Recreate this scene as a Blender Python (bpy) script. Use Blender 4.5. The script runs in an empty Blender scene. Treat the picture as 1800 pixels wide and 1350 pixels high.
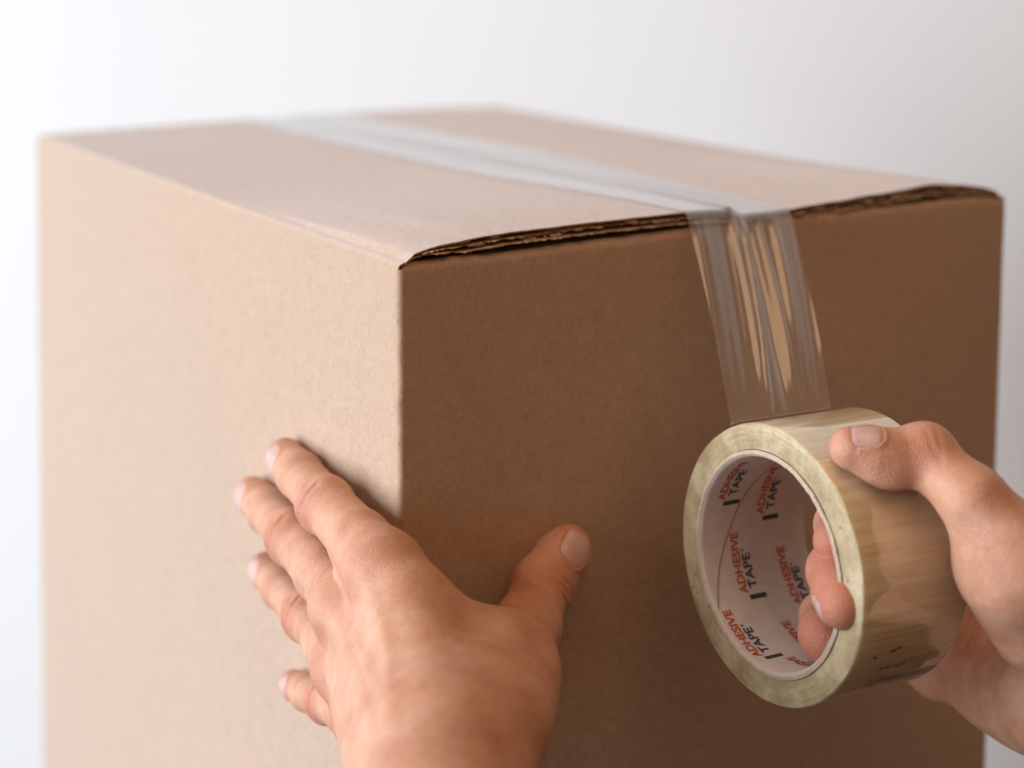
import bpy, bmesh, math, random
import numpy as np
from mathutils import Matrix, Vector

random.seed(7); np.random.seed(7)
sc = bpy.context.scene
COL = sc.collection

# ------------------------------------------------------------------ camera
# world: box corner nearest the camera stands at x=0,y=0; x runs along the shaded side,
# y along the lit side, z up. Metres.
H = 0.80                       # box height
CAM_P = np.array([-0.279240, -0.522145, 0.117892 + H])
CAM_R = np.array([[0.849225, -0.528006, 0.005125],      # right
                  [-0.051515, -0.092507, -0.994379],    # down
                  [0.525512, 0.844187, -0.105759]])     # forward
F_PX, CY = 3058.87, 186.895    # focal length and principal row of the 1800x1350 frame
cd = bpy.data.cameras.new('camera'); cam = bpy.data.objects.new('camera', cd); COL.objects.link(cam)
cam.matrix_world = Matrix(((CAM_R[0][0], -CAM_R[1][0], -CAM_R[2][0], CAM_P[0]),
                           (CAM_R[0][1], -CAM_R[1][1], -CAM_R[2][1], CAM_P[1]),
                           (CAM_R[0][2], -CAM_R[1][2], -CAM_R[2][2], CAM_P[2]),
                           (0, 0, 0, 1)))
cd.sensor_width = 36.0; cd.lens = F_PX / 1800 * 36.0
cd.shift_y = -(675 - CY) / 1800
cd.clip_start = 0.01; cd.clip_end = 50
cd.dof.use_dof = True; cd.dof.focus_distance = 0.60; cd.dof.aperture_fstop = 5.0
cd.dof.aperture_blades = 0
sc.camera = cam

# ------------------------------------------------------------------ light
w = bpy.data.worlds.new('World'); sc.world = w; w.use_nodes = True
bg = w.node_tree.nodes['Background']; bg.inputs[0].default_value = (1.0, 0.46, 0.15, 1); bg.inputs[1].default_value = 0.16

def area(name, loc, target, sx, sy, power, col):
    l = bpy.data.lights.new(name, 'AREA'); l.shape = 'RECTANGLE'; l.size = sx; l.size_y = sy
    l.energy = power; l.color = col
    o = bpy.data.objects.new(name, l); COL.objects.link(o); o.location = loc
    o.rotation_euler = (Vector(target) - Vector(loc)).to_track_quat('-Z', 'Y').to_euler()
    return o
area('window_light', (-2.8, 0.80, H + 0.28), (0.1, 0.25, H - 0.02), 2.6, 2.4, 196, (0.83, 0.91, 1.00))     # big window to the left
area('overhead_fill', (.02, -.33, H + .85), (.12, 0, H - .1), .9, .9, 3.8, (1.0, .64, .38))                  # unseen lamp added as warm fill, fading down the shaded end

vs = sc.view_settings
vs.view_transform = 'Standard'; vs.look = 'None'; vs.exposure = 0.0; vs.gamma = 1.0; vs.use_curve_mapping = False
sc.cycles.max_bounces = 10; sc.cycles.transparent_max_bounces = 16

# ------------------------------------------------------------------ helpers
def ray(px, py):
    d = CAM_R[0] * ((px - 900) / F_PX) + CAM_R[1] * ((py - CY) / F_PX) + CAM_R[2]
    return d
def at(px, py, z): return CAM_P + ray(px, py) * z                 # point seen there at depth z
def on_left(px, py, off):                                          # same, lying 'off' in front of the lit side
    d = ray(px, py); return CAM_P + d * ((-off - CAM_P[0]) / d[0])
def on_front(px, py, off):                                         # same, in front of the shaded side
    d = ray(px, py); return CAM_P + d * ((-off - CAM_P[1]) / d[1])
def nrm(v): v = np.asarray(v, float); return v / np.linalg.norm(v)

def finish(ob, mat, parent=None, smooth=True, **props):
    if mat: ob.data.materials.append(mat)
    if smooth:
        ob.data.polygons.foreach_set('use_smooth', [True] * len(ob.data.polygons))
    if parent: ob.parent = parent
    for k, v in props.items(): ob[k] = v
    return ob
def mesh_obj(name, verts, faces, mat, parent=None, smooth=True, **props):
    me = bpy.data.meshes.new(name); me.from_pydata([tuple(map(float, v)) for v in verts], [], [tuple(map(int, f)) for f in faces]); me.update()
    ob = bpy.data.objects.new(name, me); COL.objects.link(ob)
    return finish(ob, mat, parent, smooth, **props)
def grid_faces(nu, nv, off=0, closed_u=False):
    fs = []
    for i in range(nu if closed_u else nu - 1):
        for j in range(nv - 1):
            a = off + i * nv + j; b = off + ((i + 1) % nu) * nv + j
            fs.append((a, b, b + 1, a + 1))
    return fs
def sheet(name, P, thick, nrmdir, mat, parent=None, **props):
    """P: (nu,nv,3) grid, given thickness along -normal (per vertex normals given or one vector)."""
    nu, nv, _ = P.shape
    N = np.broadcast_to(np.asarray(nrmdir, float), P.shape)
    Q = P - N * thick
    V = np.concatenate([P.reshape(-1, 3), Q.reshape(-1, 3)])
    n = nu * nv
    F = grid_faces(nu, nv) + [f[::-1] for f in grid_faces(nu, nv, n)]
    for i in range(nu - 1):
        F.append((i * nv, n + i * nv, n + (i + 1) * nv, (i + 1) * nv))
        a = i * nv + nv - 1; b = a + nv
        F.append((a, b, n + b, n + a))
    for j in range(nv - 1):
        F.append((j, j + 1, n + j + 1, n + j))
        a = (nu - 1) * nv + j
        F.append((a, n + a, n + a + 1, a + 1))
    ob = mesh_obj(name, V, F, mat, parent, True, **props)
    bm = bmesh.new(); bm.from_mesh(ob.data); bmesh.ops.recalc_face_normals(bm, faces=bm.faces); bm.to_mesh(ob.data); bm.free()
    ob.data.set_sharp_from_angle(angle=.7)
    return ob
def empty(name, loc, **props):
    o = bpy.data.objects.new(name, None); COL.objects.link(o); o.location = loc; o.empty_display_size = 0.02
    for k, v in props.items(): o[k] = v
    return o
def adopt(parent, obs):
    """parent keeping the world position (parents are unrotated)"""
    L = parent.location
    for o in obs:
        o.parent = parent; o.matrix_parent_inverse = Matrix.Translation(-L)
def vnoise(seed):
    r = np.random.RandomState(seed); tab = r.rand(4096) * 2 - 1
    def f(x):
        x = np.asarray(x, float); i = np.floor(x).astype(int); t = x - i; t = t * t * (3 - 2 * t)
        return tab[i % 4096] * (1 - t) + tab[(i + 1) % 4096] * t
    return f

# ------------------------------------------------------------------ materials
class NT:
    def __init__(s, name):
        s.m = bpy.data.materials.new(name); s.m.use_nodes = True; s.t = s.m.node_tree
        s.b = s.t.nodes['Principled BSDF']; s.out = s.t.nodes['Material Output']
    def n(s, typ, ins={}, **kw):
        nd = s.t.nodes.new(typ)
        for k, v in kw.items(): setattr(nd, k, v)
        for k, v in ins.items():
            if isinstance(v, bpy.types.NodeSocket): s.t.links.new(v, nd.inputs[k])
            else: nd.inputs[k].default_value = v
        return nd
    def link(s, a, b): s.t.links.new(a, b)
    def set(s, **kw):
        for k, v in kw.items():
            i = s.b.inputs[k.replace('_', ' ')]
            if isinstance(v, bpy.types.NodeSocket): s.t.links.new(v, i)
            else: i.default_value = v
    def ramp(s, fac, stops):
        r = s.n('ShaderNodeValToRGB', {'Fac': fac}); e = r.color_ramp.elements
        while len(e) < len(stops): e.new(0.5)
        for el, (p, c) in zip(e, stops):
            el.position = p; el.color = c if len(c) == 4 else (*c, 1)
        return r.outputs[0]
    def noise(s, vec, scale, detail=3, rough=.55, dist=0):
        return s.n('ShaderNodeTexNoise', {'Vector': vec, 'Scale': scale, 'Detail': detail, 'Roughness': rough, 'Distortion': dist}).outputs[0]
    def mixc(s, fac, a, b, mode='MIX'):
        nd = s.n('ShaderNodeMix', data_type='RGBA', blend_type=mode)
        for k, v in ((0, fac), (6, a), (7, b)):
            if isinstance(v, bpy.types.NodeSocket): s.t.links.new(v, nd.inputs[k])
            else: nd.inputs[k].default_value = v if not isinstance(v, tuple) or len(v) == 4 else (*v, 1)
        return nd.outputs[2]
    def math(s, op, a, b=0.0):
        nd = s.n('ShaderNodeMath', operation=op)
        for k, v in ((0, a), (1, b)):
            if isinstance(v, bpy.types.NodeSocket): s.t.links.new(v, nd.inputs[k])
            else: nd.inputs[k].default_value = v
        return nd.outputs[0]
    def mapping(s, vec, scale=(1, 1, 1), rot=(0, 0, 0)):
        return s.n('ShaderNodeMapping', {'Vector': vec, 'Scale': scale, 'Rotation': rot}).outputs[0]

def kraft(name, base, sheen=0.5):
    k = NT(name); co = k.n('ShaderNodeTexCoord').outputs['Object']
    big = k.noise(co, 9, 4, .6)
    mid = k.noise(co, 160, 5, .75)
    fine = k.noise(co, 520, 4, .75)
    fib = k.noise(k.mapping(co, (800, 800, 420), (.2, .3, .5)), 1.0, 3, .6)
    c = k.ramp(k.math('ADD', k.math('MULTIPLY', big, .12), k.math('ADD', k.math('MULTIPLY', mid, .33), k.math('MULTIPLY', fine, .55))),
               [(.32, tuple(x * .74 for x in base)), (.5, base), (.68, tuple(min(1, x * 1.22) for x in base))])
    c = k.mixc(k.ramp(fib, [(.60, (0, 0, 0)), (.75, (.5, .5, .5))]), c, tuple(x * .7 for x in base))
    # sparse dark and pale flecks in the pulp, warped so they are not round
    wv = k.n('ShaderNodeVectorMath', {0: co, 1: k.n('ShaderNodeVectorMath', {0: k.n('ShaderNodeTexNoise', {'Vector': co, 'Scale': 900.0}).outputs['Color'], 1: (.0013, .0013, .0013)}, operation='MULTIPLY').outputs[0]}, operation='ADD').outputs[0]
    v1 = k.n('ShaderNodeTexVoronoi', {'Vector': k.mapping(wv, (330, 330, 210), (.3, .2, .7)), 'Scale': 1.0, 'Randomness': 1.0})
    pick = k.n('ShaderNodeSeparateColor', {'Color': v1.outputs['Color']})
    near = k.math('LESS_THAN', v1.outputs['Distance'], .17)
    dark = k.math('MULTIPLY', near, k.math('GREATER_THAN', pick.outputs[0], .935))
    pale = k.math('MULTIPLY', near, k.math('GREATER_THAN', pick.outputs[1], .945))
    c = k.mixc(k.math('MULTIPLY', dark, .6), c, tuple(x * .3 for x in base))
    c = k.mixc(k.math('MULTIPLY', pale, .5), c, tuple(min(1, x * 1.8) for x in base))
    v2 = k.n('ShaderNodeTexVoronoi', {'Vector': k.mapping(wv, (75, 75, 60), (.9, .4, .1)), 'Scale': 1.0})
    p2 = k.n('ShaderNodeSeparateColor', {'Color': v2.outputs['Color']})
    spot = k.math('MULTIPLY', k.math('LESS_THAN', v2.outputs['Distance'], .05), k.math('GREATER_THAN', p2.outputs[2], .93))
    c = k.mixc(k.math('MULTIPLY', spot, .75), c, tuple(x * .2 for x in base))
    bump = k.n('ShaderNodeBump', {'Height': k.math('ADD', mid, k.math('ADD', fine, k.math('MULTIPLY', fib, .7))), 'Strength': .25, 'Distance': .0006})
    k.set(Base_Color=c, Roughness=.78, Normal=bump.outputs[0], Specular_IOR_Level=.35, Sheen_Weight=k.math('MULTIPLY', k.math('ADD', k.math('MULTIPLY', k.math('ADD', mid, k.math('MULTIPLY', fine, 2.0)), .3), .55), sheen), Sheen_Roughness=.8)
    k.b.inputs['Sheen Tint'].default_value = (.95, .97, 1, 1)
    return k.m
KRAFT = kraft('kraft_board', (.405, .208, .066), .75)
KRAFT_IN = kraft('kraft_fluting', (.58, .40, .25), .2)

def plain(name, col, rough=.6, **kw):
    k = NT(name); k.set(Base_Color=(*col, 1), Roughness=rough, **kw); return k.m

def wall_mat():
    k = NT('white_wall_paint'); co = k.n('ShaderNodeTexCoord').outputs['Object']
    n = k.noise(co, 3, 3); c = k.ramp(n, [(.3, (.735, .735, .73)), (.7, (.755, .755, .75))])
    b = k.n('ShaderNodeBump', {'Height': k.noise(co, 180, 3), 'Strength': .15, 'Distance': .001})
    k.set(Base_Color=c, Roughness=.85, Normal=b.outputs[0]); return k.m
WALL = wall_mat()

def skin(name):
    k = NT(name); co = k.n('ShaderNodeTexCoord').outputs['Object']
    tone = k.n('ShaderNodeAttribute', attribute_name='tone').outputs['Fac']
    blot = k.noise(co, 75, 6, .72); pores = k.noise(co, 700, 3, .6)
    base = k.ramp(blot, [(.32, (.49, .225, .132)), (.50, (.585, .30, .188)), (.70, (.66, .385, .265))])
    red = k.mixc(k.math('MULTIPLY', tone, .95), base, (.52, .155, .10))
    c = k.mixc(k.math('MULTIPLY', k.math('SUBTRACT', pores, .3), .28), red, (.55, .29, .19))
    vor = k.n('ShaderNodeTexVoronoi', {'Vector': k.mapping(co, (1100, 1100, 700), (.4, .7, .2)), 'Scale': 1.0}, feature='DISTANCE_TO_EDGE').outputs[0]
    h = k.math('ADD', k.math('MULTIPLY', k.ramp(vor, [(0, (0, 0, 0)), (.25, (1, 1, 1))]), .5), k.math('MULTIPLY', k.noise(co, 300, 4, .6), .5))
    fold = k.n('ShaderNodeTexVoronoi', {'Vector': k.mapping(co, (420, 420, 900), (.5, .3, .9)), 'Scale': 1.0}, feature='DISTANCE_TO_EDGE').outputs[0]
    h = k.math('ADD', h, k.math('MULTIPLY', k.math('MULTIPLY', k.ramp(fold, [(0, (0, 0, 0)), (.12, (1, 1, 1))]), tone), .7))
    b = k.n('ShaderNodeBump', {'Height': h, 'Strength': .45, 'Distance': .0005})
    k.set(Base_Color=c, Roughness=.5, Normal=b.outputs[0], Subsurface_Weight=.22, Subsurface_Scale=.004, Specular_IOR_Level=.42)
    k.b.inputs['Subsurface Radius'].default_value = (1.0, .36, .2)
    return k.m
SKIN = skin('skin')
def nail_mat():
    k = NT('fingernail'); co = k.n('ShaderNodeTexCoord').outputs['Object']
    c = k.ramp(k.noise(co, 160, 2), [(.35, (.56, .34, .30)), (.65, (.62, .41, .37))])
    k.set(Base_Color=c, Roughness=.36, Subsurface_Weight=.3, Subsurface_Scale=.003, Specular_IOR_Level=.5)
    return k.m
NAIL = nail_mat()

# ------------------------------------------------------------------ setting
_f = nrm([CAM_R[2][0], CAM_R[2][1], 0]); _t = math.radians(15)     # the wall is turned a little towards the window
fwd = np.array([math.cos(_t) * _f[0] + math.sin(_t) * _f[1], -math.sin(_t) * _f[0] + math.cos(_t) * _f[1], 0]); rgt = np.array([fwd[1], -fwd[0], 0])
def build_setting():
    c = np.array([CAM_P[0], CAM_P[1], 0]) + fwd * 1.42
    V = [c - rgt * 3.2, c + rgt * 3.2, c + rgt * 3.2 + [0, 0, 2.6], c - rgt * 3.2 + [0, 0, 2.6]]
    V2 = [v + fwd * .1 for v in V]
    wl = mesh_obj('wall', V + V2, [(0, 1, 2, 3), (7, 6, 5, 4), (0, 3, 7, 4), (1, 5, 6, 2), (3, 2, 6, 7), (0, 4, 5, 1)], WALL, None, False, kind='structure')
    b = np.array([CAM_P[0], CAM_P[1], 0]) + fwd * .6
    F = [b - rgt * 6 - fwd * 7, b + rgt * 6 - fwd * 7, b + rgt * 6 + fwd * .82, b - rgt * 6 + fwd * .82]
    G = [v - [0, 0, .05] for v in F]
    k = NT('wooden_floor'); co = k.n('ShaderNodeTexCoord').outputs['Object']
    cc = k.ramp(k.noise(k.mapping(co, (2, 25, 2)), 1.5, 4), [(.3, (.05, .03, .018)), (.7, (.085, .05, .03))])
    k.set(Base_Color=cc, Roughness=.5)
    mesh_obj('floor', F + G, [(0, 1, 2, 3), (7, 6, 5, 4), (0, 4, 5, 1), (1, 5, 6, 2), (2, 6, 7, 3), (3, 7, 4, 0)], k.m, None, False, kind='structure')
build_setting()

# ------------------------------------------------------------------ cardboard box
BW, BL, TH = 0.2991, 0.4210, 0.0045
XS = np.array([0, .0044, .0134, .0342, .0583, .0706, .0962, .1229, .1394, .1490])
HS = np.array([.6, 2.6, 4.6, 7.0, 7.5, 7.8, 7.9, 7.8, 7.1, 6.4]) * 1e-3
XR = np.array([.1500, .1768, .1948, .2102, .2196, .2356, .2552, .2755, .2893, .2991])
HR = np.array([4.0, 4.3, 5.7, 6.2, 6.6, 7.7, 8.6, 6.6, 4.2, .6]) * 1e-3
nz1, nz2, nz3 = vnoise(1), vnoise(2), vnoise(3)
def fade(y):
    t = np.clip(np.asarray(y) / BL, 0, 1); return 1 - .68 * (t * t * (3 - 2 * t))
def smooth_interp(x, xs, hs):
    x = np.asarray(x, float); acc = 0
    for d in (-.004, -.002, 0, .002, .004): acc = acc + np.interp(x + d, xs, hs)
    return acc / 5
def flap_h(side, x, y):
    h = smooth_interp(x, XS, HS) if side == 0 else smooth_interp(x, XR, HR)
    D = np.asarray(x) if side == 0 else BW - np.asarray(x)
    q = np.clip(D / (BW / 2), 0, 1)
    soft = .0048 * np.sin(q * np.pi * .55) if side == 0 else .0066 * (1 - (1 - q) ** 3)
    t = np.clip(np.asarray(y) / .20, 0, 1); t = t * t * (3 - 2 * t)
    h = h * (1 - t) + soft * t
    lo = .0004
    return lo + (h - lo) * fade(y) + .0003 * nz1(np.asarray(x) * 60 + np.asarray(y) * 13)
def top_line(x): return .0022 * np.clip(np.asarray(x) / .16, .3, 1) * np.clip((BW - np.asarray(x)) / .012, 0, 1)
def spread(y, z): return y + .045 * (H - z) * (np.clip(y, 0, BL) / BL) ** 2      # the loaded box bulges towards its far lower end

def build_box():
    root = empty('cardboard_box', (BW / 2, BL / 2, 0), label='large brown corrugated cardboard box with its top flaps taped shut', category='box')
    obs = []
    RT = .0020                       # radius of the folds
    # lit side: vertical sheet, rounded round the near corner
    R1 = .0020
    zs = np.concatenate([np.linspace(0, .34, 10), np.linspace(.35, H - RT, 150)])
    ca = np.linspace(math.pi / 2, 0, 7); cb = np.linspace(0, math.pi / 2, 6)
    ys = np.concatenate([np.linspace(.004, .06, 16), np.linspace(.07, BL - .004, 60)])
    X0 = np.concatenate([R1 - R1 * np.cos(ca), 0 * ys, R1 - R1 * np.cos(cb)]); Y0 = np.concatenate([R1 - R1 * np.sin(ca), ys, BL - R1 + R1 * np.sin(cb)])
    Wt = np.concatenate([np.linspace(0, 1, 7), np.exp(-(ys / .007) ** 2), 0 * cb])
    NX = np.concatenate([-np.cos(ca), -1 + 0 * ys, -np.cos(cb)]); NY = np.concatenate([-np.sin(ca), 0 * ys, np.sin(cb)])
    Y, Z = np.meshgrid(Y0, zs, indexing='ij'); X = np.repeat(X0[:, None], len(zs), 1); Wg = np.repeat(Wt[:, None], len(zs), 1)
    tf = np.clip((H - RT - Z) / .05, 0, 1); tf = tf * tf * (3 - 2 * tf)
    wob = Wg * (.00030 * nz1(Z * 120) + .00016 * nz2(Z * 410)) * np.clip(tf * 6, 0, 1)
    bul = -.0016 * np.sin(np.pi * np.clip(Y / BL, 0, 1)) * tf
    P = np.stack([X + bul + wob + .00010 * nz3(Y * 90 + Z * 37) * tf * np.clip((Y - .002) / .01, 0, 1), spread(Y, Z) + wob * .5, Z], -1)
    N = np.stack([np.repeat(NX[:, None], len(zs), 1), np.repeat(NY[:, None], len(zs), 1), 0 * Z], -1)
    obs.append(sheet('side_panel', P, .0019, N, KRAFT, label='brightly lit side of the box'))
    # shaded end: sheet that folds over at the top into the tucked short flap
    xs = np.concatenate([np.linspace(R1, .05, 40), np.linspace(.052, BW - .0005, 100)])
    rr = .0034; fa = np.linspace(.2, math.pi / 2, 8)
    yp = np.concatenate([np.zeros(48), rr - rr * np.cos(fa), np.linspace(.006, .14, 10)])
    zp = np.concatenate([np.linspace(0, H - .12, 8), np.linspace(H - .115, H - rr, 40), H - rr + rr * np.sin(fa), np.full(10, H - .0004)])
    ny = np.concatenate([-np.ones(48), -np.cos(fa), np.zeros(10)]); nz_ = np.concatenate([np.zeros(48), np.sin(fa), np.ones(10)])
    X, Yp = np.meshgrid(xs, yp, indexing='ij'); Zp = np.repeat(zp[None], len(xs), 0)
    k = np.clip((Zp - (H - .10)) / .10, 0, 1); inn = np.clip((Yp - rr) / .05, 0, 1); cf = np.clip((X - R1) / .012, 0, 1)
    bul = -.0012 * np.sin(np.pi * X / BW) * (1 - k)
    P = np.stack([X, Yp + (bul + .00010 * nz2(X * 150 + Zp * 71) * (Yp < rr)) * cf, Zp + (top_line(X) - .0008) * k - .004 * inn + .0003 * nz3(X * 170) * k], -1)
    N = np.stack([0 * X, np.repeat(ny[None], len(xs), 0), np.repeat(nz_[None], len(xs), 0)], -1)
    obs.append(sheet('end_panel', P, .003, N, KRAFT, label='shaded end of the box'))
    # far sides and base
    def slab(name, a, b):
        (x0, y0, z0), (x1, y1, z1) = a, b
        V = [(x, y, z) for x in (x0, x1) for y in (y0, y1) for z in (z0, z1)]
        o = mesh_obj(name, V, [(0, 1, 3, 2), (4, 6, 7, 5), (0, 4, 5, 1), (2, 3, 7, 6), (0, 2, 6, 4), (1, 5, 7, 3)], KRAFT, None, False)
        bm = bmesh.new(); bm.from_mesh(o.data); bmesh.ops.bevel(bm, geom=bm.edges[:], offset=.0012, segments=2, affect='EDGES')
        for v in bm.verts: v.co.y = spread(v.co.y, v.co.z)
        bm.to_mesh(o.data); bm.free()
        return o
    obs.append(slab('side_panel', (BW - TH, .0042, 0), (BW, BL, H - RT)))
    obs.append(slab('end_panel', (.0048, BL - TH, 0), (BW - TH - .0005, BL - .0002, H - .002)))
    obs.append(slab('base', (.0048, .0048, .001), (BW - TH - .0006, BL - TH - .0006, .006)))
    # the two long flaps: outer liner, fluting, middle liner, fluting, inner liner, cut edge towards the camera
    for side in (0, 1):
        fl = empty('top_flap', (BW / 2, BL / 2, 0))
        # distance from the hinge; the first columns turn down over the fold
        hg = np.concatenate([np.linspace(RT, .02, 30), np.linspace(.0206, BW / 2 - .0006, 190)]); ar = np.linspace(0, math.pi / 2, 8)[:-1]
        ys = np.concatenate([[0], np.cumsum(np.linspace(.0012, .0098, 74))]); ys = ys / ys[-1] * (BL - .002)
        def layer(dz, th, jagseed, jag, setback, name, mat, ymax=None):
            j1, j2 = vnoise(jagseed), vnoise(jagseed + 50)
            yy = ys if ymax is None else np.linspace(0, ymax, 16)
            D, Y = np.meshgrid(hg, yy, indexing='ij'); X = D if side == 0 else BW - D
            e = setback + jag * (.6 * j1(X * 260) + .5 * j2(X * 900))
            Y2 = Y + e * np.clip(1 - Y / .012, 0, 1)
            pinch = np.clip(.10 + D / .03, 0, 1)                  # the fold crushes the board near the hinge
            Zt = flap_h(side, X, Y) * np.clip((D - RT) / .004, .2, 1) + dz * pinch
            P = np.stack([X, Y2, H + Zt], -1)
            N = np.broadcast_to(np.array([0, 0, 1.0]), P.shape)
            if name == 'outer_liner':
                A_, Yf = np.meshgrid(ar, yy, indexing='ij'); Dx = RT - RT * np.cos(A_); Xf = Dx if side == 0 else BW - Dx
                e2 = setback * np.clip(1 - Yf / .012, 0, 1)
                Pf = np.stack([Xf, Yf + e2, H - RT + RT * np.sin(A_)], -1)
                sg = -1 if side == 0 else 1
                Nf = np.stack([sg * np.cos(A_), 0 * A_, np.sin(A_)], -1)
                P = np.concatenate([Pf, P]); N = np.concatenate([Nf, N])
            return sheet(name, P, th, N, mat)
        subs = [layer(0, .0005, 11 + side, .0004, .0004, 'outer_liner', KRAFT)]
        subs.append(layer(-.0021, .0005, 21 + side, .0022, .0014, 'middle_liner', KRAFT_IN, .05))
        subs.append(layer(-.0041, .0005, 31 + side, .0017, .0008, 'inner_liner', KRAFT_IN))
        for zc, amp, seed in ((-.0013, .00062, 41), (-.00335, .00062, 61)):
            j1, j2 = vnoise(seed + side), vnoise(seed + 5 + side)
            d = np.linspace(.013, BW / 2 - .0006, 420); yy = np.linspace(0, .026, 60)
            D, Y = np.meshgrid(d, yy, indexing='ij'); X = D if side == 0 else BW - D
            pinch = np.clip(.10 + D / .03, 0, 1)
            e = np.maximum(.0008, .0062 + .0085 * j1(X * 150) + .0020 * j2(X * 700))
            Ye = e + Y; ph = X * 60 + 2.6 * j1(X * 40 + 9)
            P = np.stack([X, Ye, H + flap_h(side, X, Y) + (zc + amp * np.sin(2 * np.pi * Ye / .0065 + ph)) * pinch], -1)
            subs.append(sheet('fluting', P, .0003, (0, 0, 1), KRAFT_IN))
        adopt(fl, subs); obs.append(fl)
    adopt(root, obs)
build_box()

# ------------------------------------------------------------------ tape roll
RC = np.array([.099685, -.07978, H - .100338])          # centre of the end facing the camera
RA = nrm([.999566, -.015909, -.024786])                 # axis
RU = nrm(np.cross(RA, [0, 0, 1.0])); RV = np.cross(RU, RA)
R_OUT, R_CORE, R_IN, R_W = .048, .0386, .0362, .047
def cyl(ang, x, r):
    a = math.radians(ang) if not isinstance(ang, np.ndarray) else np.radians(ang)
    if isinstance(ang, np.ndarray):
        return RC + RA * np.asarray(x)[..., None] + (np.cos(a)[..., None] * RU + np.sin(a)[..., None] * RV) * np.asarray(r)[..., None]
    return RC + RA * x + (math.cos(a) * RU + math.sin(a) * RV) * r
def on_roll(px, py, off, far=False):
    d = nrm(ray(px, py)); o = CAM_P - RC; r = R_OUT + off
    dp = d - RA * (d @ RA); op = o - RA * (o @ RA)
    a, b, c = dp @ dp, 2 * dp @ op, op @ op - r * r; D = b * b - 4 * a * c
    D = max(D, 0)
    return CAM_P + d * ((-b + (1 if far else -1) * math.sqrt(D)) / (2 * a))

def local_coords(k):
    """angle (turns), axial and radial position in the roll, from object coordinates"""
    co = k.n('ShaderNodeTexCoord').outputs['Object']
    def dot(v): return k.n('ShaderNodeVectorMath', {0: co, 1: tuple(map(float, v))}, operation='DOT_PRODUCT').outputs['Value']
    u, v, x = dot(RU), dot(RV), dot(RA)
    ang = k.math('ARCTAN2', v, u)
    return ang, x, k.math('SQRT', k.math('ADD', k.math('MULTIPLY', u, u), k.math('MULTIPLY', v, v))), co
def tape_outer_mat():
    k = NT('wound_clear_tape'); ang, x, r, co = local_coords(k)
    cmb = k.n('ShaderNodeCombineXYZ', {'X': k.math('MULTIPLY', ang, 13.0), 'Y': k.math('MULTIPLY', x, 11.0), 'Z': 0.0}).outputs[0]
    st = k.noise(cmb, 1.0, 5, .62, .25)
    cm2 = k.n('ShaderNodeCombineXYZ', {'X': k.math('MULTIPLY', ang, 4.6), 'Y': k.math('MULTIPLY', x, 15.0), 'Z': 3.0}).outputs[0]
    st2 = k.noise(cm2, 1.0, 3, .5, .4)
    mot = k.noise(co, 130, 4, .65)
    f = k.math('ADD', k.math('MULTIPLY', st, .55), k.math('ADD', k.math('MULTIPLY', st2, .3), k.math('MULTIPLY', mot, .15)))
    c = k.ramp(f, [(.32, (.53, .42, .25)), (.44, (.63, .53, .34)), (.57, (.71, .62, .42)), (.70, (.84, .77, .59))])  # brownish reflection streaks along the axis are put into the base colour
    b = k.n('ShaderNodeBump', {'Height': k.math('ADD', st, k.math('MULTIPLY', st2, .8)), 'Strength': .4, 'Distance': .002})
    k.set(Base_Color=c, Roughness=.2, Normal=b.outputs[0], Subsurface_Weight=.35, Subsurface_Scale=.006, Specular_IOR_Level=.6, Coat_Weight=1.0, Coat_Roughness=.07, Coat_IOR=2.1)
    k.b.inputs['Subsurface Radius'].default_value = (1, .8, .5)
    return k.m
def tape_side_mat():
    k = NT('tape_edge_layers'); ang, x, r, co = local_coords(k)
    cmb = k.n('ShaderNodeCombineXYZ', {'X': k.math('MULTIPLY', ang, 3.0), 'Y': k.math('MULTIPLY', r, 900.0), 'Z': 0.0}).outputs[0]
    rings = k.noise(cmb, 1.0, 3, .6)
    cl = k.noise(co, 75, 5, .65); gr = k.noise(co, 900, 2, .6)
    c = k.ramp(k.math('ADD', k.math('MULTIPLY', cl, .75), k.math('MULTIPLY', rings, .25)), [(.33, (.29, .21, .105)), (.5, (.44, .345, .195)), (.66, (.61, .51, .335))])
    v1 = k.n('ShaderNodeTexVoronoi', {'Vector': co, 'Scale': 330.0}); pk = k.n('ShaderNodeSeparateColor', {'Color': v1.outputs['Color']})
    sp = k.math('MULTIPLY', k.math('LESS_THAN', v1.outputs['Distance'], .2), k.math('GREATER_THAN', pk.outputs[0], .93))
    c = k.mixc(k.math('MULTIPLY', sp, .6), c, (.12, .09, .05))
    b = k.n('ShaderNodeBump', {'Height': k.math('ADD', rings, k.math('ADD', gr, k.math('MULTIPLY', cl, 1.5))), 'Strength': .5, 'Distance': .0006})
    k.set(Base_Color=c, Roughness=.42, Normal=b.outputs[0], Subsurface_Weight=.4, Subsurface_Scale=.006, Specular_IOR_Level=.5)
    k.b.inputs['Subsurface Radius'].default_value = (1, .8, .5)
    return k.m
def core_mat():
    k = NT('core_liner_paper'); co = k.n('ShaderNodeTexCoord').outputs['Object']
    n = k.noise(co, 150, 4)
    c = k.ramp(n, [(.3, (.56, .49, .44)), (.7, (.63, .56, .51))])
    b = k.n('ShaderNodeBump', {'Height': k.noise(co, 600, 3), 'Strength': .2, 'Distance': .0004})
    k.set(Base_Color=c, Roughness=.6, Normal=b.outputs[0]); return k.m
CORE_M = core_mat()
CARD_M = kraft('core_board', (.52, .40, .30), .1)

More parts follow.
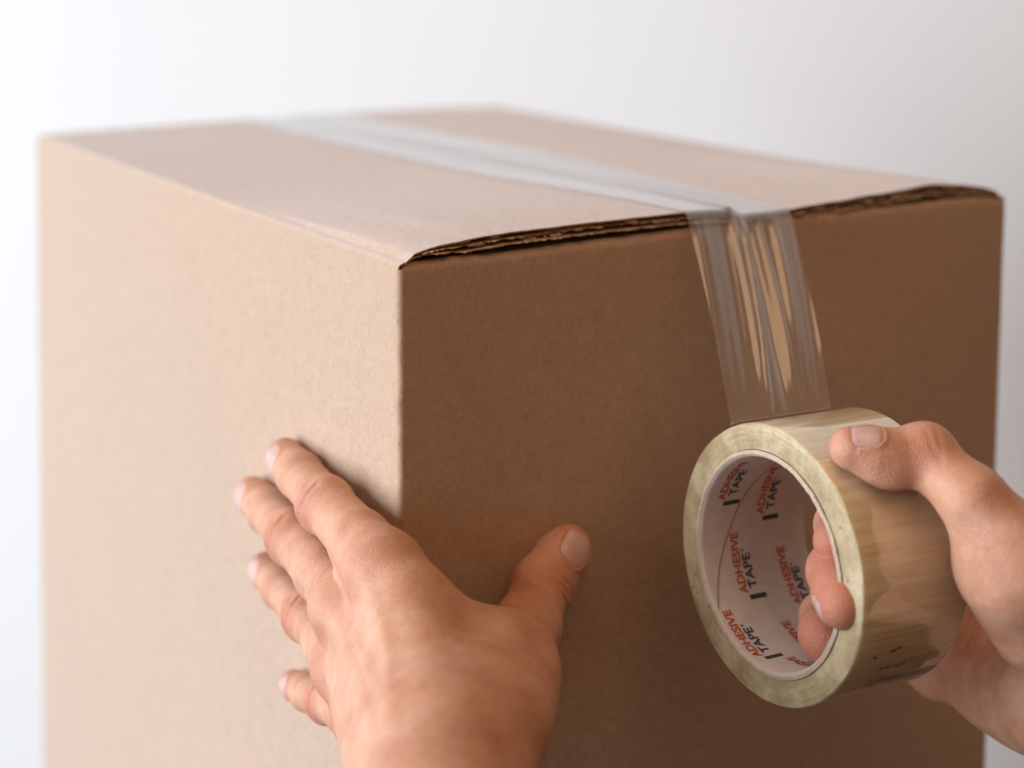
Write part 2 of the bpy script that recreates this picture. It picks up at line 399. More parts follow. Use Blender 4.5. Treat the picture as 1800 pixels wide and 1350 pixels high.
def lathe(name, prof, mats_idx, mats, parent=None, n=180, wob=None, **props):
    """closed profile [(x,r)...] swept round the roll axis; origin at RC"""
    V, F, MI = [], [], []
    m = len(prof)
    for i in range(n):
        a = 360.0 * i / n
        for j, (x, r) in enumerate(prof):
            dr, dx = wob(a, j) if wob else (0, 0)
            V.append(cyl(a, x + dx, r + dr) - RC)
    for i in range(n):
        for j in range(m):
            a = i * m + j; b = i * m + (j + 1) % m; c = ((i + 1) % n) * m + (j + 1) % m; d = ((i + 1) % n) * m + j
            F.append((a, b, c, d)); MI.append(mats_idx[j])
    ob = mesh_obj(name, V, F, None, None, True, **props)
    for mm in mats: ob.data.materials.append(mm)
    ob.data.polygons.foreach_set('material_index', MI)
    bm = bmesh.new(); bm.from_mesh(ob.data); bmesh.ops.recalc_face_normals(bm, faces=bm.faces)
    for e in bm.edges:
        if len(e.link_faces) == 2 and e.calc_face_angle(0) > .7: e.smooth = False
    bm.to_mesh(ob.data); bm.free()
    if parent: ob.parent = parent
    return ob

def build_roll():
    root = empty('tape_roll', RC, label='roll of clear yellowish packing tape held in the right hand', category='tape roll')
    wn = vnoise(90)
    def wob(a, j): 
        g = .00022 * math.sin(math.radians(a * 2 + 40)) + .00016 * wn(a / 360 * 40) 
        return (g if 2 <= j <= 9 else 0, .00012 * wn(a / 360 * 60 + 500 + j * 31))
    rm = R_CORE + .0002
    e = .0007
    prof = [(0, rm), (0, rm + .003), (0, rm + .006), (.0001, R_OUT - e), (e * .5, R_OUT - e * .25), (e * 1.3, R_OUT), (R_W * .33, R_OUT), (R_W * .66, R_OUT), (R_W - e, R_OUT), (R_W, R_OUT - e), (R_W, rm + .004), (R_W, rm)]
    mi = [1, 1, 1, 1, 0, 0, 0, 0, 0, 1, 1, 1]
    lathe('wound_tape', prof, mi, [tape_outer_mat(), tape_side_mat()], root, wob=wob)
    cn, cn2 = vnoise(33), vnoise(34)
    def cw(a, j):
        fray = .00018 * cn(a / 360 * 60) + .00016 * cn2(a / 360 * 260)
        return (0, -fray * 1.0 if j in (0, 1, 2) else 0)
    cprof = [(-.0006, R_IN + .0006), (-.0011, R_IN + .0012), (-.0006, R_CORE), (R_W + .0006, R_CORE), (R_W + .0006, R_IN), (R_W * .5, R_IN), (.0006, R_IN)]
    core = lathe('core', cprof, [1, 1, 1, 1, 0, 0, 0], [CORE_M, CARD_M], root, wob=cw, label='paperboard core printed with red and blue lettering')
    RED = plain('red_print', (.50, .085, .05), .6); BLUE = plain('navy_print', (.045, .06, .13), .6); GREEN = plain('dark_green_print', (.035, .05, .03), .6); SEAM = plain('seam_line', (.22, .17, .14), .8)
    fc = {}
    def word(txt, size, bold):
        cu = bpy.data.curves.new('lettering', 'FONT'); cu.body = txt; cu.size = size; cu.offset = bold; cu.resolution_u = 3
        o = bpy.data.objects.new('lettering_tmp', cu); COL.objects.link(o)
        dg = bpy.context.evaluated_depsgraph_get(); me = bpy.data.meshes.new_from_object(o.evaluated_get(dg))
        v = np.array([q.co[:2] for q in me.vertices]); f = [tuple(p.vertices) for p in me.polygons]
        bpy.data.objects.remove(o); bpy.data.meshes.remove(me); bpy.data.curves.remove(cu)
        v[:, 0] -= v[:, 0].min(); return v, f
    wa = word('ADHESIVE', .0046, .00012); wt = word('TAPE', .0050, .00013); wr = word('R', .0016, .00004)
    def place(wd, ang0, x0, width, height, mat, name):
        v, f = wd; v = v.copy(); v[:, 0] *= width / v[:, 0].max(); v[:, 1] *= height / v[:, 1].max()
        r = R_IN - .00014
        V = [cyl(ang0 - math.degrees(u / R_IN), x0 - t, r) - RC for u, t in v]
        o = mesh_obj(name, V, f, mat, None, False); o.parent = core; return o
    def bar(a0, a1, x0, x1, mat, name, r=R_IN - .00014, parent=core):
        V, F = [], []
        for i in range(5):
            a = a0 + (a1 - a0) * i / 4
            V += [cyl(a, x0, r) - RC, cyl(a, x1, r) - RC]
        F = [(2 * i, 2 * i + 1, 2 * i + 3, 2 * i + 2) for i in range(4)]
        o = mesh_obj(name, V, F, mat, None, False); o.parent = parent; return o
    for a0, x0 in ((162, 8.2), (219, 16.0), (261, 4.9), (176, 27.8), (232, 36.8), (275, 26.2), (303, 14.5), (318, 36.0), (120, 17.5), (133, 38.5), (346, 25), (20, 12), (60, 30)):
        x = x0 * 1e-3
        place(wa, a0, x, .0222, .0034, RED, 'printed_word')
        place(wt, a0 - 2.2, x + .0046, .0128, .0036, BLUE, 'printed_word')
        place(wr, a0 - 23.6, x + .0022, .0011, .0012, BLUE, 'printed_mark')
        bar(a0 + 1.2, a0 + 4.0, x - .0002, x + .0072, GREEN, 'printed_bar')
    # spiral seam of the core paper: one narrow dark line
    pts = [(125, 28.6), (138.3, 24.1), (159.1, 17.6), (182.4, 12.1), (199.9, 6.6), (214.3, 2.9), (224, .6)]
    A_ = np.interp(np.linspace(0, 6, 40), range(7), [q[0] for q in pts]); X_ = np.interp(np.linspace(0, 6, 40), range(7), [q[1] for q in pts]) * 1e-3
    V = []
    for a, x in zip(A_, X_): V += [cyl(a, x, R_IN - .0001) - RC, cyl(a, x + .00042, R_IN - .0001) - RC]
    o = mesh_obj('paper_seam', V, [(2 * i, 2 * i + 1, 2 * i + 3, 2 * i + 2) for i in range(39)], SEAM, None, False); o.parent = core
    # broken dark print showing on the outer wrap, low on the camera side
    rs = random.Random(5)
    MK = plain('smudged_print', (.10, .085, .05), .35)
    MG = plain('green_edge_print', (.06, .075, .045), .3)
    def blotch(a, x, la, lx, mat):
        n = 9; V = []
        for i in range(n):
            t = 2 * math.pi * i / n; q = .6 + .5 * rs.random()
            V.append(cyl(a + la * math.sin(t) * q, x + lx * math.cos(t) * q, R_OUT + .00032) - RC)
        o = mesh_obj('printed_mark', V, [tuple(range(n))], mat, None, False); o.parent = root
    for a, x, la, lx in ((-22.6, 9.5, .8, .9), (-21.2, 17, .9, 1.6), (-20.4, 19.6, 1.0, 1.2), (-30.4, 15.5, .6, 1.0), (-30.6, 18.2, .7, 1.3), (-31.0, 22.4, .7, 1.4), (-30.6, 25.4, .8, 1.2), (-38, 14, .5, 1.6)):
        blotch(a, x * 1e-3, la, lx * 1e-3, MK)
    for a, x, la, lx in ((-39.5, 21, .7, 3.4), (-40.4, 27, .8, 3.2), (-43.5, 18, .6, 3.0)):
        blotch(a, x * 1e-3, la, lx * 1e-3, MG)
build_roll()

# ------------------------------------------------------------------ clear tape strip from the seam down to the roll
def film_mat():
    k = NT('clear_tape_film'); co = k.n('ShaderNodeTexCoord').outputs['Object']
    n1 = k.noise(k.mapping(co, (60, 9, 14)), 1.0, 4, .6); n2 = k.noise(co, 500, 2)
    b = k.n('ShaderNodeBump', {'Height': k.math('ADD', n1, k.math('MULTIPLY', n2, .05)), 'Strength': .12, 'Distance': .002})
    tr = k.n('ShaderNodeBsdfTransparent', {'Color': (.97, .955, .93, 1)})
    df = k.n('ShaderNodeBsdfDiffuse', {'Color': (.86, .82, .76, 1), 'Normal': b.outputs[0]})
    tl = k.n('ShaderNodeBsdfTranslucent', {'Color': (.86, .82, .76, 1), 'Normal': b.outputs[0]})
    gl = k.n('ShaderNodeBsdfGlossy', {'Color': (1, 1, 1, 1), 'Roughness': .16, 'Normal': b.outputs[0]})
    fr = k.n('ShaderNodeFresnel', {'IOR': 1.75, 'Normal': b.outputs[0]})
    d2 = k.n('ShaderNodeMixShader', {0: .45, 1: df.outputs[0], 2: tl.outputs[0]})
    m1 = k.n('ShaderNodeMixShader', {0: .20, 1: tr.outputs[0], 2: d2.outputs[0]})
    ff = k.math('DIVIDE', k.math('MULTIPLY', fr.outputs[0], 2.0), k.math('ADD', fr.outputs[0], 1.0))     # both faces of the film
    m2 = k.n('ShaderNodeMixShader', {0: ff, 1: m1.outputs[0], 2: gl.outputs[0]})
    k.link(m2.outputs[0], k.out.inputs['Surface']); return k.m
FILM = film_mat()
def build_strip():
    xl, xr = .1236, .1755; nu = 64
    def seam_h(x, y):
        t = np.clip((x - (BW / 2 - .005)) / .010, 0, 1); t = t * t * (3 - 2 * t)
        hl = flap_h(0, min(x, BW / 2 - .001), y); hr = flap_h(1, max(x, BW / 2 + .001), y)
        return hl * (1 - t) + hr * t
    ys = np.concatenate([np.linspace(BL - .001, .05, 40), np.linspace(.045, .0, 24)])
    rows = []
    for y in ys:
        row = []
        for i in range(nu):
            s = i / (nu - 1); x = xl + (xr - xl) * s; x = BW / 2 + (x - BW / 2) * (1 + .26 * min(1, y / .14))
            rip = .0011 * math.exp(-((x - (BW / 2 - .004)) / .0016) ** 2) * (.35 + .65 * math.exp(-y / .12))
            row.append((x, y, H + seam_h(x, y) + .0005 + rip))
        rows.append(row)
    # over the cut edge and free down to the roll
    aT = 62.0   # angle on the roll (box side of the top), measured away from the camera
    end = [cyl(180 - aT, R_W * (.01 + .98 * i / (nu - 1)), R_OUT + .0004) for i in range(nu)]
    n = 70
    f1 = vnoise(71)
    for q in range(1, n + 1):
        t = q / n; row = []
        for i in range(nu):
            s = i / (nu - 1); x = xl + (xr - xl) * s
            a = np.array([x, -.0012, H + seam_h(x, 0) - .0004]); b = end[i]
            p = a + (b - a) * t
            bow = math.sin(math.pi * t) * .0016
            env = min(1, t * 7) * min(1, (1 - t) * 3.2)
            # folds that start at the seam and fan out
            c1, c2, c3, c4 = .50 - .10 * t, .56 + .01 * t, .40 - .02 * t, .66 + .02 * t
            fold = 0
            for c, wd, am in ((c1, .018, .0016), (c2, .022, -.0015), (c3, .03, .0011), (c4, .03, .0012), (.80, .05, .0005)):
                fold += am * math.exp(-((s - c) / (wd * (.6 + .8 * t))) ** 2) * (1 - .35 * t)
            fold += .0040 * max(0, s - .74) ** 1.3 * (.4 + t) - .0022 * max(0, .16 - s) * t
            fold += .0005 * math.sin(s * 17 + 1.5 * t) * (1 - .5 * t)
            nd = np.array([0, -.72, .69])
            row.append(tuple(p + nd * (bow + fold * env + .0002 * f1(s * 30 + t * 3) * env)))
        rows.append(row)
    for da in (3, 6):                        # laid back on the roll
        rows.append([tuple(cyl(180 - aT - da, R_W * (.01 + .98 * i / (nu - 1)), R_OUT + .0005)) for i in range(nu)])
    P = np.array(rows)
    V = P.reshape(-1, 3); o = np.array([BW / 2, 0, H])
    ob = mesh_obj('tape_strip', V - o, grid_faces(len(rows), nu), FILM, None, True,
                  label='strip of clear packing tape running along the box seam and down to the roll', category='tape')
    ob.location = o
build_strip()

# ------------------------------------------------------------------ hands (smooth implicit surface, polygonised)
def cap(p, a, b, ra, rb):
    ab = b - a; t = np.clip(((p - a) @ ab) / (ab @ ab), 0, 1)
    return np.linalg.norm(p - a - t[:, None] * ab, axis=1) - (ra + (rb - ra) * t)
def flatcap(p, a, b, ra, rb, n, k):
    """tapered capsule squashed by k along n"""
    n = nrm(n); q = p - a; ab = b - a
    q = q + n * ((q @ n) * (1 / k - 1))[:, None]; ab = ab + n * ((ab @ n) * (1 / k - 1))
    t = np.clip((q @ ab) / (ab @ ab), 0, 1)
    return (np.linalg.norm(q - t[:, None] * ab, axis=1) - (ra + (rb - ra) * t)) * k
def sph(p, c, r): return np.linalg.norm(p - c, axis=1) - r
def smin(a, b, k):
    h = np.clip(.5 + .5 * (b - a) / k, 0, 1); return b + (a - b) * h - k * h * (1 - h)

class Hand:
    def __init__(s): s.fingers = []; s.palm = []; s.creases = []; s.nails = []; s.tone = []; s.kf = .009; s.kp = .012
    def finger(s, pts, rad, bulges=(), k=.004, kp=None): s.fingers.append(([np.array(q) for q in pts], rad, bulges, k, kp or s.kf))
    def sdf(s, p, detail=True):
        """distance field; points are handled block by block so that far pieces are skipped"""
        if len(p) < 4000: return s._sdf(p, detail, True)
        key = np.floor(p / .022).astype(np.int64); key -= key.min(0); mx = key.max(0) + 1
        k1 = (key[:, 0] * mx[1] + key[:, 1]) * mx[2] + key[:, 2]
        order = np.argsort(k1, kind='stable'); cuts = np.flatnonzero(np.diff(k1[order])) + 1
        out = np.empty(len(p))
        for g in np.split(order, cuts): out[g] = s._sdf(p[g], detail, False)
        return out
    def _sdf(s, p, detail, whole):
        lo, hi = p.min(0), p.max(0); BIG = .05
        def far(pts, r, m):
            a = np.min(pts, 0) - r; b = np.max(pts, 0) + r
            return np.linalg.norm(np.maximum(0, np.maximum(a - hi, lo - b))) > m
        pal = None
        for kind, *a in s.palm:
            kk = s.kp
            ext = [a[0], a[1]] if kind == 'cap' else [a[0]]
            if not whole and far(ext, max(a[2], a[3]) if kind == 'cap' else a[1], .03): continue
            if kind == 'cap': d = cap(p, *a)
            elif kind == 'sphk': d = sph(p, a[0], a[1]); kk = a[2]
            else: d = sph(p, *a)
            pal = d if pal is None else smin(pal, d, kk)
        if pal is None: pal = np.full(len(p), BIG)
        out = pal
        for pts, rad, bul, k, kp in s.fingers:
            if not whole and far(pts, max(rad), .03): continue
            d = None
            for i in range(len(pts) - 1):
                c = cap(p, pts[i], pts[i + 1], rad[i], rad[i + 1]); d = c if d is None else smin(d, c, k)
            for c, r in bul: d = smin(d, sph(p, c, r), .005)
            out = np.minimum(out, smin(pal, d, kp))
        if detail:
            for a, b, wd, dp in s.creases:
                if not whole and far([a, b], 0, wd * 3.5): continue
                ab = b - a; t = np.clip(((p - a) @ ab) / (ab @ ab), 0, 1)
                dd = np.linalg.norm(p - a - t[:, None] * ab, axis=1)
                out = out + dp * np.exp(-(dd / wd) ** 2) * (1 - .6 * np.abs(2 * t - 1) ** 2)
            for c, dr, sd, n, wx, ly in s.nails:
                if not whole and far([c], .012, .001): continue
                q = p - c; u = (q @ sd) / (wx / 2); v = (q @ dr) / (ly / 2); nn = q @ n
                rho = (np.abs(u) ** 2.6 + np.abs(v) ** 2.6) ** (1 / 2.6)
                m = (nn > .001)
                out = out + m * np.where(v < .55, -.00040, .0) * np.exp(-((rho - 1.17) / .13) ** 2) + m * .0003 * np.exp(-((rho - 1.0) / .07) ** 2)
        return out
    def mesh(s, lo, hi, h):
        lo = np.array(lo); hi = np.array(hi); B = 4
        n = (np.ceil((hi - lo) / h / B).astype(int) + 1) * B
        cg = [lo[i] + h * B * (np.arange(n[i] // B) + .5) for i in range(3)]
        X = np.stack(np.meshgrid(*cg, indexing='ij'), -1).reshape(-1, 3)
        dc = s.sdf(X, False).reshape(n // B); near = np.abs(dc) < h * B * .9 + .0014
        big = np.where(dc > 0, 1.0, -1.0)
        D = np.repeat(np.repeat(np.repeat(big, B, 0), B, 1), B, 2)
        M = np.repeat(np.repeat(np.repeat(near, B, 0), B, 1), B, 2)
        idx = np.argwhere(M); vals = np.empty(len(idx))
        vals[:] = s.sdf(lo + idx * h)
        D[M] = vals
        S = D < 0
        nx, ny, nz = D.shape
        c = np.zeros((nx - 1, ny - 1, nz - 1), np.int8)
        for dx in (0, 1):
            for dy in (0, 1):
                for dz in (0, 1): c += S[dx:nx - 1 + dx, dy:ny - 1 + dy, dz:nz - 1 + dz]
        act = np.argwhere((c > 0) & (c < 8))
        vid = -np.ones(c.shape, np.int64); vid[tuple(act.T)] = np.arange(len(act))
        acc = np.zeros((len(act), 3)); cnt = np.zeros(len(act))
        corners = [(a, b, d) for a in (0, 1) for b in (0, 1) for d in (0, 1)]
        for e0 in corners:
            for ax in range(3):
                if e0[ax]: continue
                e1 = list(e0); e1[ax] = 1
                i0 = act + e0; i1 = act + e1
                v0 = D[tuple(i0.T)]; v1 = D[tuple(i1.T)]
                cr = (v0 < 0) != (v1 < 0); t = np.where(cr, v0 / np.where(cr, v0 - v1, 1), 0)
                pos = i0 + (np.array(e1) - e0) * t[:, None]
                acc[cr] += pos[cr]; cnt[cr] += 1
        V = lo + acc / cnt[:, None] * h
        F = []
        for ax in range(3):
            a1, a2 = (ax + 1) % 3, (ax + 2) % 3
            sl0 = [slice(None)] * 3; sl1 = [slice(None)] * 3; sl0[ax] = slice(0, -1); sl1[ax] = slice(1, None)
            cross = S[tuple(sl0)] != S[tuple(sl1)]
            e = np.argwhere(cross); e = e[(e[:, a1] > 0) & (e[:, a2] > 0) & (e[:, a1] < D.shape[a1] - 1) & (e[:, a2] < D.shape[a2] - 1)]
            o1 = np.zeros(3, int); o1[a1] = 1; o2 = np.zeros(3, int); o2[a2] = 1
            q = np.stack([vid[tuple((e - o1 - o2).T)], vid[tuple((e - o2).T)], vid[tuple(e.T)], vid[tuple((e - o1).T)]], 1)
            flip = ~S[tuple(e.T)]
            q[flip] = q[flip][:, ::-1]
            F.append(q)
        F = np.concatenate(F); F = F[(F >= 0).all(1)]
        for _ in range(2):                                     # settle vertices on the true surface
            d = s.sdf(V); g = np.empty_like(V); ee = h * .4
            for i in range(3):
                o = np.zeros(3); o[i] = ee; g[:, i] = (s.sdf(V + o) - s.sdf(V - o)) / (2 * ee)
            g2 = np.maximum((g * g).sum(1), .2)
            V = V - g * (np.clip(d, -h, h) / g2 * .9)[:, None]
        return V, F
    def build(s, name, lo, hi, h, base, **props):
        V, F = s.mesh(lo, hi, h)
        me = bpy.data.meshes.new(name); me.vertices.add(len(V)); me.vertices.foreach_set('co', (V - base).ravel())
        me.loops.add(F.size); me.loops.foreach_set('vertex_index', F.ravel().astype(np.int32))
        me.polygons.add(len(F)); me.polygons.foreach_set('loop_start', np.arange(0, F.size, 4, dtype=np.int32)); me.polygons.foreach_set('loop_total', np.full(len(F), 4, np.int32))
        me.update(calc_edges=True); me.validate()
        tone = np.zeros(len(V))
        for c, r, a in s.tone: tone += a * np.exp(-(np.linalg.norm(V - c, axis=1) / r) ** 2)
        at_ = me.attributes.new('tone', 'FLOAT', 'POINT'); at_.data.foreach_set('value', np.clip(tone, 0, 1).astype(np.float32))
        ob = bpy.data.objects.new(name, me); COL.objects.link(ob); ob.location = base
        finish(ob, SKIN, None, True, **props)
        for c, dr, sd, n, wx, ly in s.nails:
            nu, nv = 15, 19; P = np.zeros((nu, nv, 3))
            U, Vv = np.meshgrid(np.linspace(-1, 1, nu), np.linspace(-1, 1, nv), indexing='ij')
            sx = U * (1 - .16 * np.abs(Vv) ** 4); sy = Vv * (1 - .16 * np.abs(U) ** 3)
            st = c + sx[..., None] * sd * wx / 2 + sy[..., None] * dr * ly / 2 + n * .012
            q = st.reshape(-1, 3).copy()
            for _ in range(14):
                d = s.sdf(q, False); q = q - n * np.clip(d, -.002, .004)[:, None]
            q = q.reshape(nu, nv, 3)
            rho = np.maximum(np.abs(U), np.abs(Vv))
            q = q + n * (.00042 * (1 - rho ** 6) - .00018)[..., None]
            nl = mesh_obj('fingernail', (q - base).reshape(-1, 3), grid_faces(nu, nv), NAIL, None, True); nl.parent = ob
            bm = bmesh.new(); bm.from_mesh(nl.data); bmesh.ops.recalc_face_normals(bm, faces=bm.faces)
            bm.faces.ensure_lookup_table()
            if sum((f.normal.dot(Vector(n)) for f in bm.faces)) < 0: bmesh.ops.reverse_faces(bm, faces=bm.faces)
            bm.to_mesh(nl.data); bm.free()
        return ob
    def nail(s, tip, dip, n, wx, ly, shift=.001):
        dr = nrm(tip - dip); n = nrm(n - dr * (n @ dr)); sd = np.cross(dr, n)
        s.nails.append((tip + dr * shift + n * 0.0, dr, sd, n, wx, ly))

def zl(x, y): return 380 + x / 2.213, 740 + y / 2.213     # positions read in an enlarged view
def surf(hand, q, n, it=9):
    q = np.array(q, float)
    for _ in range(it): q = q - n * float(hand._sdf(q[None], False, True)[0])
    return q
def across(hand, p, axis, n, span, depth, width, offs=(0,)):
    """skin creases over a joint p: short arcs across the finger on the side n"""
    axis = nrm(axis); n = nrm(n - axis * (n @ axis)); sd = np.cross(axis, n)
    for k, o in enumerate(offs):
        sp = span * (1 - .25 * (k % 2)); tw = (-.0008, .0006, -.0003, .0009)[k % 4]
        q = []
        for t in (-1, -.4, .3, 1):
            a = math.radians(sp * t); d = n * math.cos(a) + sd * math.sin(a)
            q.append(surf(hand, p + axis * (o * (1 - .35 * t * t) + tw * t) + d * .006, d))
        for a, b in zip(q, q[1:]): hand.creases.append((a, b, width, depth))
def left_hand():
    h = Hand(); nL = np.array([-1.0, 0, 0])
    I = [on_left(*zl(268, 140), .0074), on_left(*zl(325, 210), .0092), on_left(*zl(428, 325), .0138), on_left(*zl(560, 470), .0165), on_left(*zl(655, 575), .0170)]
    M = [on_left(*zl(143, 288), .0074), on_left(*zl(205, 350), .0095), on_left(*zl(305, 452), .0145), on_left(*zl(420, 590), .0175), on_left(*zl(525, 725), .0190)]
    Rg = [on_left(*zl(190, 578), .0070), on_left(*zl(256, 648), .0090), on_left(*zl(362, 756), .0130), on_left(*zl(450, 872), .0170), on_left(*zl(522, 945), .0185)]
    Pk = [on_left(*zl(300, 1026), .0062), on_left(*zl(358, 1056), .0080), on_left(*zl(440, 1084), .0115), on_left(*zl(520, 1130), .0150), on_left(*zl(585, 1155), .0170)]
    h.finger(I, [.0074, .0083, .0094, .0104, .0114], [(I[2] + nL * .0014, .0088)])
    h.finger(M, [.0075, .0084, .0095, .0103, .0112], [(M[2] + nL * .0014, .0090)])
    h.finger(Rg, [.0070, .0078, .0087, .0094, .0106], [(Rg[2] + nL * .0013, .0083)])
    h.finger(Pk, [.0058, .0065, .0074, .0082, .0098], [(Pk[2] + nL * .001, .0073)])
    T = [on_front(*zl(1373, 488), .0080), on_front(*zl(1340, 535), .0092), on_front(*zl(1268, 645), .0124), at(*zl(1205, 810), .606), at(*zl(1100, 1010), .566)]
    h.finger(T, [.0080, .0095, .0102, .0116, .0148], [(T[2] + np.array([0, -.001, .001]), .0096)], kp=.016)
    # metacarpals, carpus, forearm
    wr = at(766, 1430, .515)
    ca = [at(812, 1300, .527), at(775, 1310, .523), at(735, 1322, .527), at(700, 1335, .535)]
    for q, (f, r0, r1) in enumerate(((I, .0112, .0165), (M, .0114, .0170), (Rg, .0108, .0165), (Pk, .0100, .0150))):
        h.palm.append(('cap', f[-1], ca[q], r0, r1))
    h.palm.append(('cap', I[-1] + (ca[0] - I[-1]) * .22 + CAM_R[0] * .006, at(870, 1180, .575), .0105, .0140))   # muscle between thumb and index
    h.palm.append(('cap', T[-1], at(852, 1262, .545), .0165, .0190))                       # ball of the thumb
    h.palm.append(('cap', at(852, 1262, .545), wr + CAM_R[0] * .002, .0188, .0200))
    h.palm.append(('cap', ca[1], wr, .0185, .0235))
    h.palm.append(('cap', wr, at(800, 1760, .46), .0245, .031))
    h.palm.append(('cap', at(800, 1760, .46), at(830, 2300, .40), .031, .037))
    h.palm.append(('cap', M[-1] + np.array([.010, -.012, 0]), at(800, 1240, .56), .010, .016))   # palm side
    # knuckle heads
    for f, r in ((I, .0095), (M, .0096), (Rg, .0090)):
        h.palm.append(('sphk', f[-1] + nL * .0035 + CAM_R[2] * -.001, r, .006))
    nC = nrm(np.array([-1.0, -.25, .30]))
    for f, w_ in ((I, .012), (M, .012), (Rg, .011), (Pk, .009)):
        ax = f[1] - f[2]
        across(h, f[2], ax, nC, 50, .00085, .0008, (-.0040, -.0014, .0014, .0040))
        across(h, f[1], f[0] - f[1], nC, 36, .0003, .0007, (-.001, .0012))
        h.tone += [(f[2] + nL * .009, .008, .75), (f[0] + nL * .004, .009, .35), (f[-1] + nL * .012, .012, .35)]
    across(h, T[2], T[1] - T[2], np.array([0, -1, .05]), 45, .0006, .0008, (-.003, 0, .0025))
    h.tone += [(T[0], .012, .6), (T[2] + np.array([0, -.009, 0]), .010, .4)]
    # tendons and veins raised on the back of the hand
    nD = nrm(nL * .75 - CAM_R[2] * .65 - CAM_R[1] * .25)
    def ridge(pts, wd, dp):
        q = [surf(h, p_, nD) for p_ in pts]
        for a, b in zip(q, q[1:]): h.creases.append((a, b, wd, -dp))
    for f, c in ((I, ca[0]), (M, ca[1]), (Rg, ca[2])):
        ridge([f[-1] + (c - f[-1]) * t for t in (.05, .3, .55, .8)], .0032, .0008)
    mid = lambda a, b, t: a + (b - a) * t
    ridge([mid(I[-1], M[-1], .5) + (ca[0] - I[-1]) * .25, mid(I[-1], M[-1], .3) + (ca[0] - I[-1]) * .55, ca[0] - CAM_R[1] * .006], .0019, .00045)
    ridge([mid(M[-1], Rg[-1], .5) + (ca[1] - M[-1]) * .2, mid(M[-1], Rg[-1], .3) + (ca[1] - M[-1]) * .55, ca[1] - CAM_R[1] * .006], .0019, .0004)
    for a, b, t in ((I, M, .5), (M, Rg, .5)):             # hollows between the knuckles
        q = surf(h, mid(a[-1], b[-1], t), nD); h.creases.append((q - nrm(a[-1] - ca[0]) * .004, q + nrm(a[-1] - ca[0]) * .004, .0050, .0012))
    # nails: the back of each finger faces away from the panel
    for f, w_, l_ in ((I, .0105, .0115), (M, .0108, .0118), (Rg, .0100, .0110), (Pk, .0082, .0090)):
        h.nail(f[0], f[1], np.array([-1.0, 0, .10]), w_, l_, -.0038)
    h.nail(T[0], T[1], np.array([-.28, -.93, .25]), .0112, .0132, -.0022)
    base = at(800, 1760, .46)
    lo = np.array([-.085, -.235, H - .33]); hi = np.array([.085, .130, H - .070])
    h.build('hand', lo, hi, .00075, base, label='left hand with spread fingers pressed round the near corner of the box', category='hand')
left_hand()

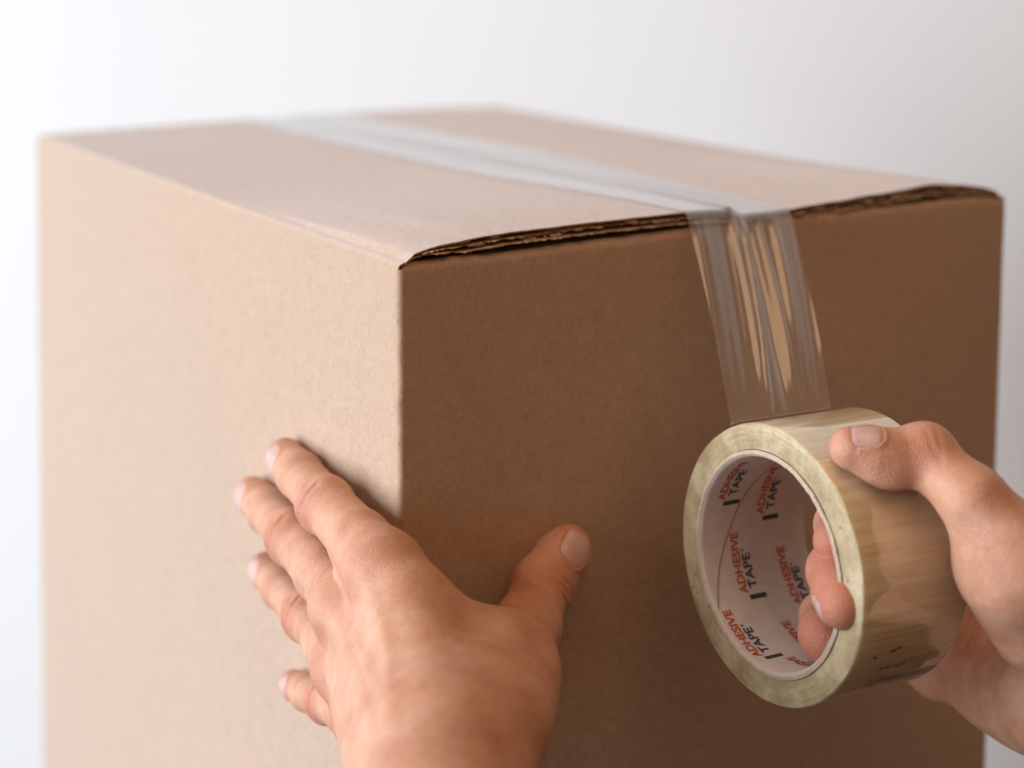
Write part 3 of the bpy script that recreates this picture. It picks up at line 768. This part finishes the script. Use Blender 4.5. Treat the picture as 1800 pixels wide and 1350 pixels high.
def right_hand():
    h = Hand(); h.kp = .019
    # fingers reach through the core from behind, pads against the wall nearest the camera
    def inside(px, py, x, clear):   # point in the core at axial distance x
        d = ray(px, py); t = ((RC + RA * x - CAM_P) @ RA) / (d @ RA); return CAM_P + d * t
    I = [inside(1466, 951, .010, 0), inside(1474, 922, .022, 0), inside(1560, 900, .056, 0), at(1690, 900, .662)]
    M = [inside(1480, 1064, .001, 0), inside(1469, 1004, .012, 0), inside(1560, 985, .056, 0), at(1690, 985, .662)]
    Rg = [inside(1449, 1122, .010, 0), inside(1448, 1084, .024, 0), inside(1560, 1060, .058, 0), at(1672, 1085, .660)]
    h.finger(I, [.0070, .0076, .0088, .0110])
    h.finger(M, [.0078, .0081, .0092, .0112], [(M[0] + (M[1] - M[0]) * .38, .0082)], k=.008)
    h.finger(Rg, [.0076, .0078, .0088, .0110], [(Rg[0] + (Rg[1] - Rg[0]) * .2, .0078)])
    Pk = [at(1560, 1120, .672), at(1600, 1150, .668), at(1650, 1178, .660)]
    h.finger(Pk, [.0068, .0076, .0088])
    T = [on_roll(1496, 788, .0070), on_roll(1535, 796, .0080), on_roll(1585, 805, .0090), on_roll(1626, 802, .0116), at(1712, 880, .560), at(1796, 1000, .556)]
    h.finger(T, [.0071, .0079, .0088, .0092, .0106, .0148], [(on_roll(1560, 816, .0070), .0078), (T[3] + CAM_R[1] * -.0014, .0089)], kp=.012)
    # palm
    wr = at(1990, 1190, .600)
    for f, c, r0, r1 in ((I, at(1880, 1040, .632), .0115, .017), (M, at(1870, 1080, .640), .0118, .017), (Rg, at(1860, 1140, .636), .0115, .017), (Pk, at(1850, 1215, .622), .0094, .0172)):
        h.palm.append(('cap', f[-1], c, r0, r1)); h.palm.append(('cap', c, wr, r1, .022))
    h.palm.append(('cap', at(1756, 990, .572), at(1842, 1075, .572), .0138, .0195))      # ball of the thumb
    h.palm.append(('cap', T[-1], at(1880, 1060, .580), .0150, .0195))
    h.palm.append(('cap', at(1738, 1196, .632), at(1850, 1232, .598), .0112, .0180))      # heel of the hand
    h.palm.append(('cap', wr, at(2400, 1500, .52), .0265, .034))
    nT = -ray(1600, 790); nT = nrm(nT + np.array([0, 0, .5]))
    across(h, T[3], T[2] - T[3], nT, 34, .00022, .0009, (-.002, .0010))
    h.creases.append((at(1676, 938, .551), at(1760, 962, .541), .0012, .0007))
    h.creases.append((at(1690, 1172, .628), at(1664, 1236, .632), .0012, .0010))
    h.creases.append((at(1690, 1172, .628), at(1706, 1090, .632), .0012, .0008))
    h.tone += [(I[0], .012, .75), (M[0], .016, .75), (Rg[0], .016, .8), (T[0], .010, .35), (T[3] + nT * .008, .008, .45), (T[2] + CAM_R[1] * .008, .010, .3), (at(1650, 1190, .64), .018, .5)]
    h.nail(T[0], T[1], nrm(-ray(1500, 780) * .5 + np.array([0, 0, .85])), .0096, .0100, -.0032)
    h.nail(M[0], M[1], nrm(CAM_R[0] * -1 + CAM_R[2] * 1.3), .0085, .0095, -.0015)
    base = at(2400, 1500, .52)
    pts = np.array([q for f in h.fingers for q in f[0]] + [at(2300, 1430, .53)])
    lo = pts.min(0) - .045; hi = pts.max(0) + .045
    h.build('hand', lo, hi, .00075, base, label='right hand gripping the tape roll with thumb on top and fingers through its core', category='hand')
right_hand()
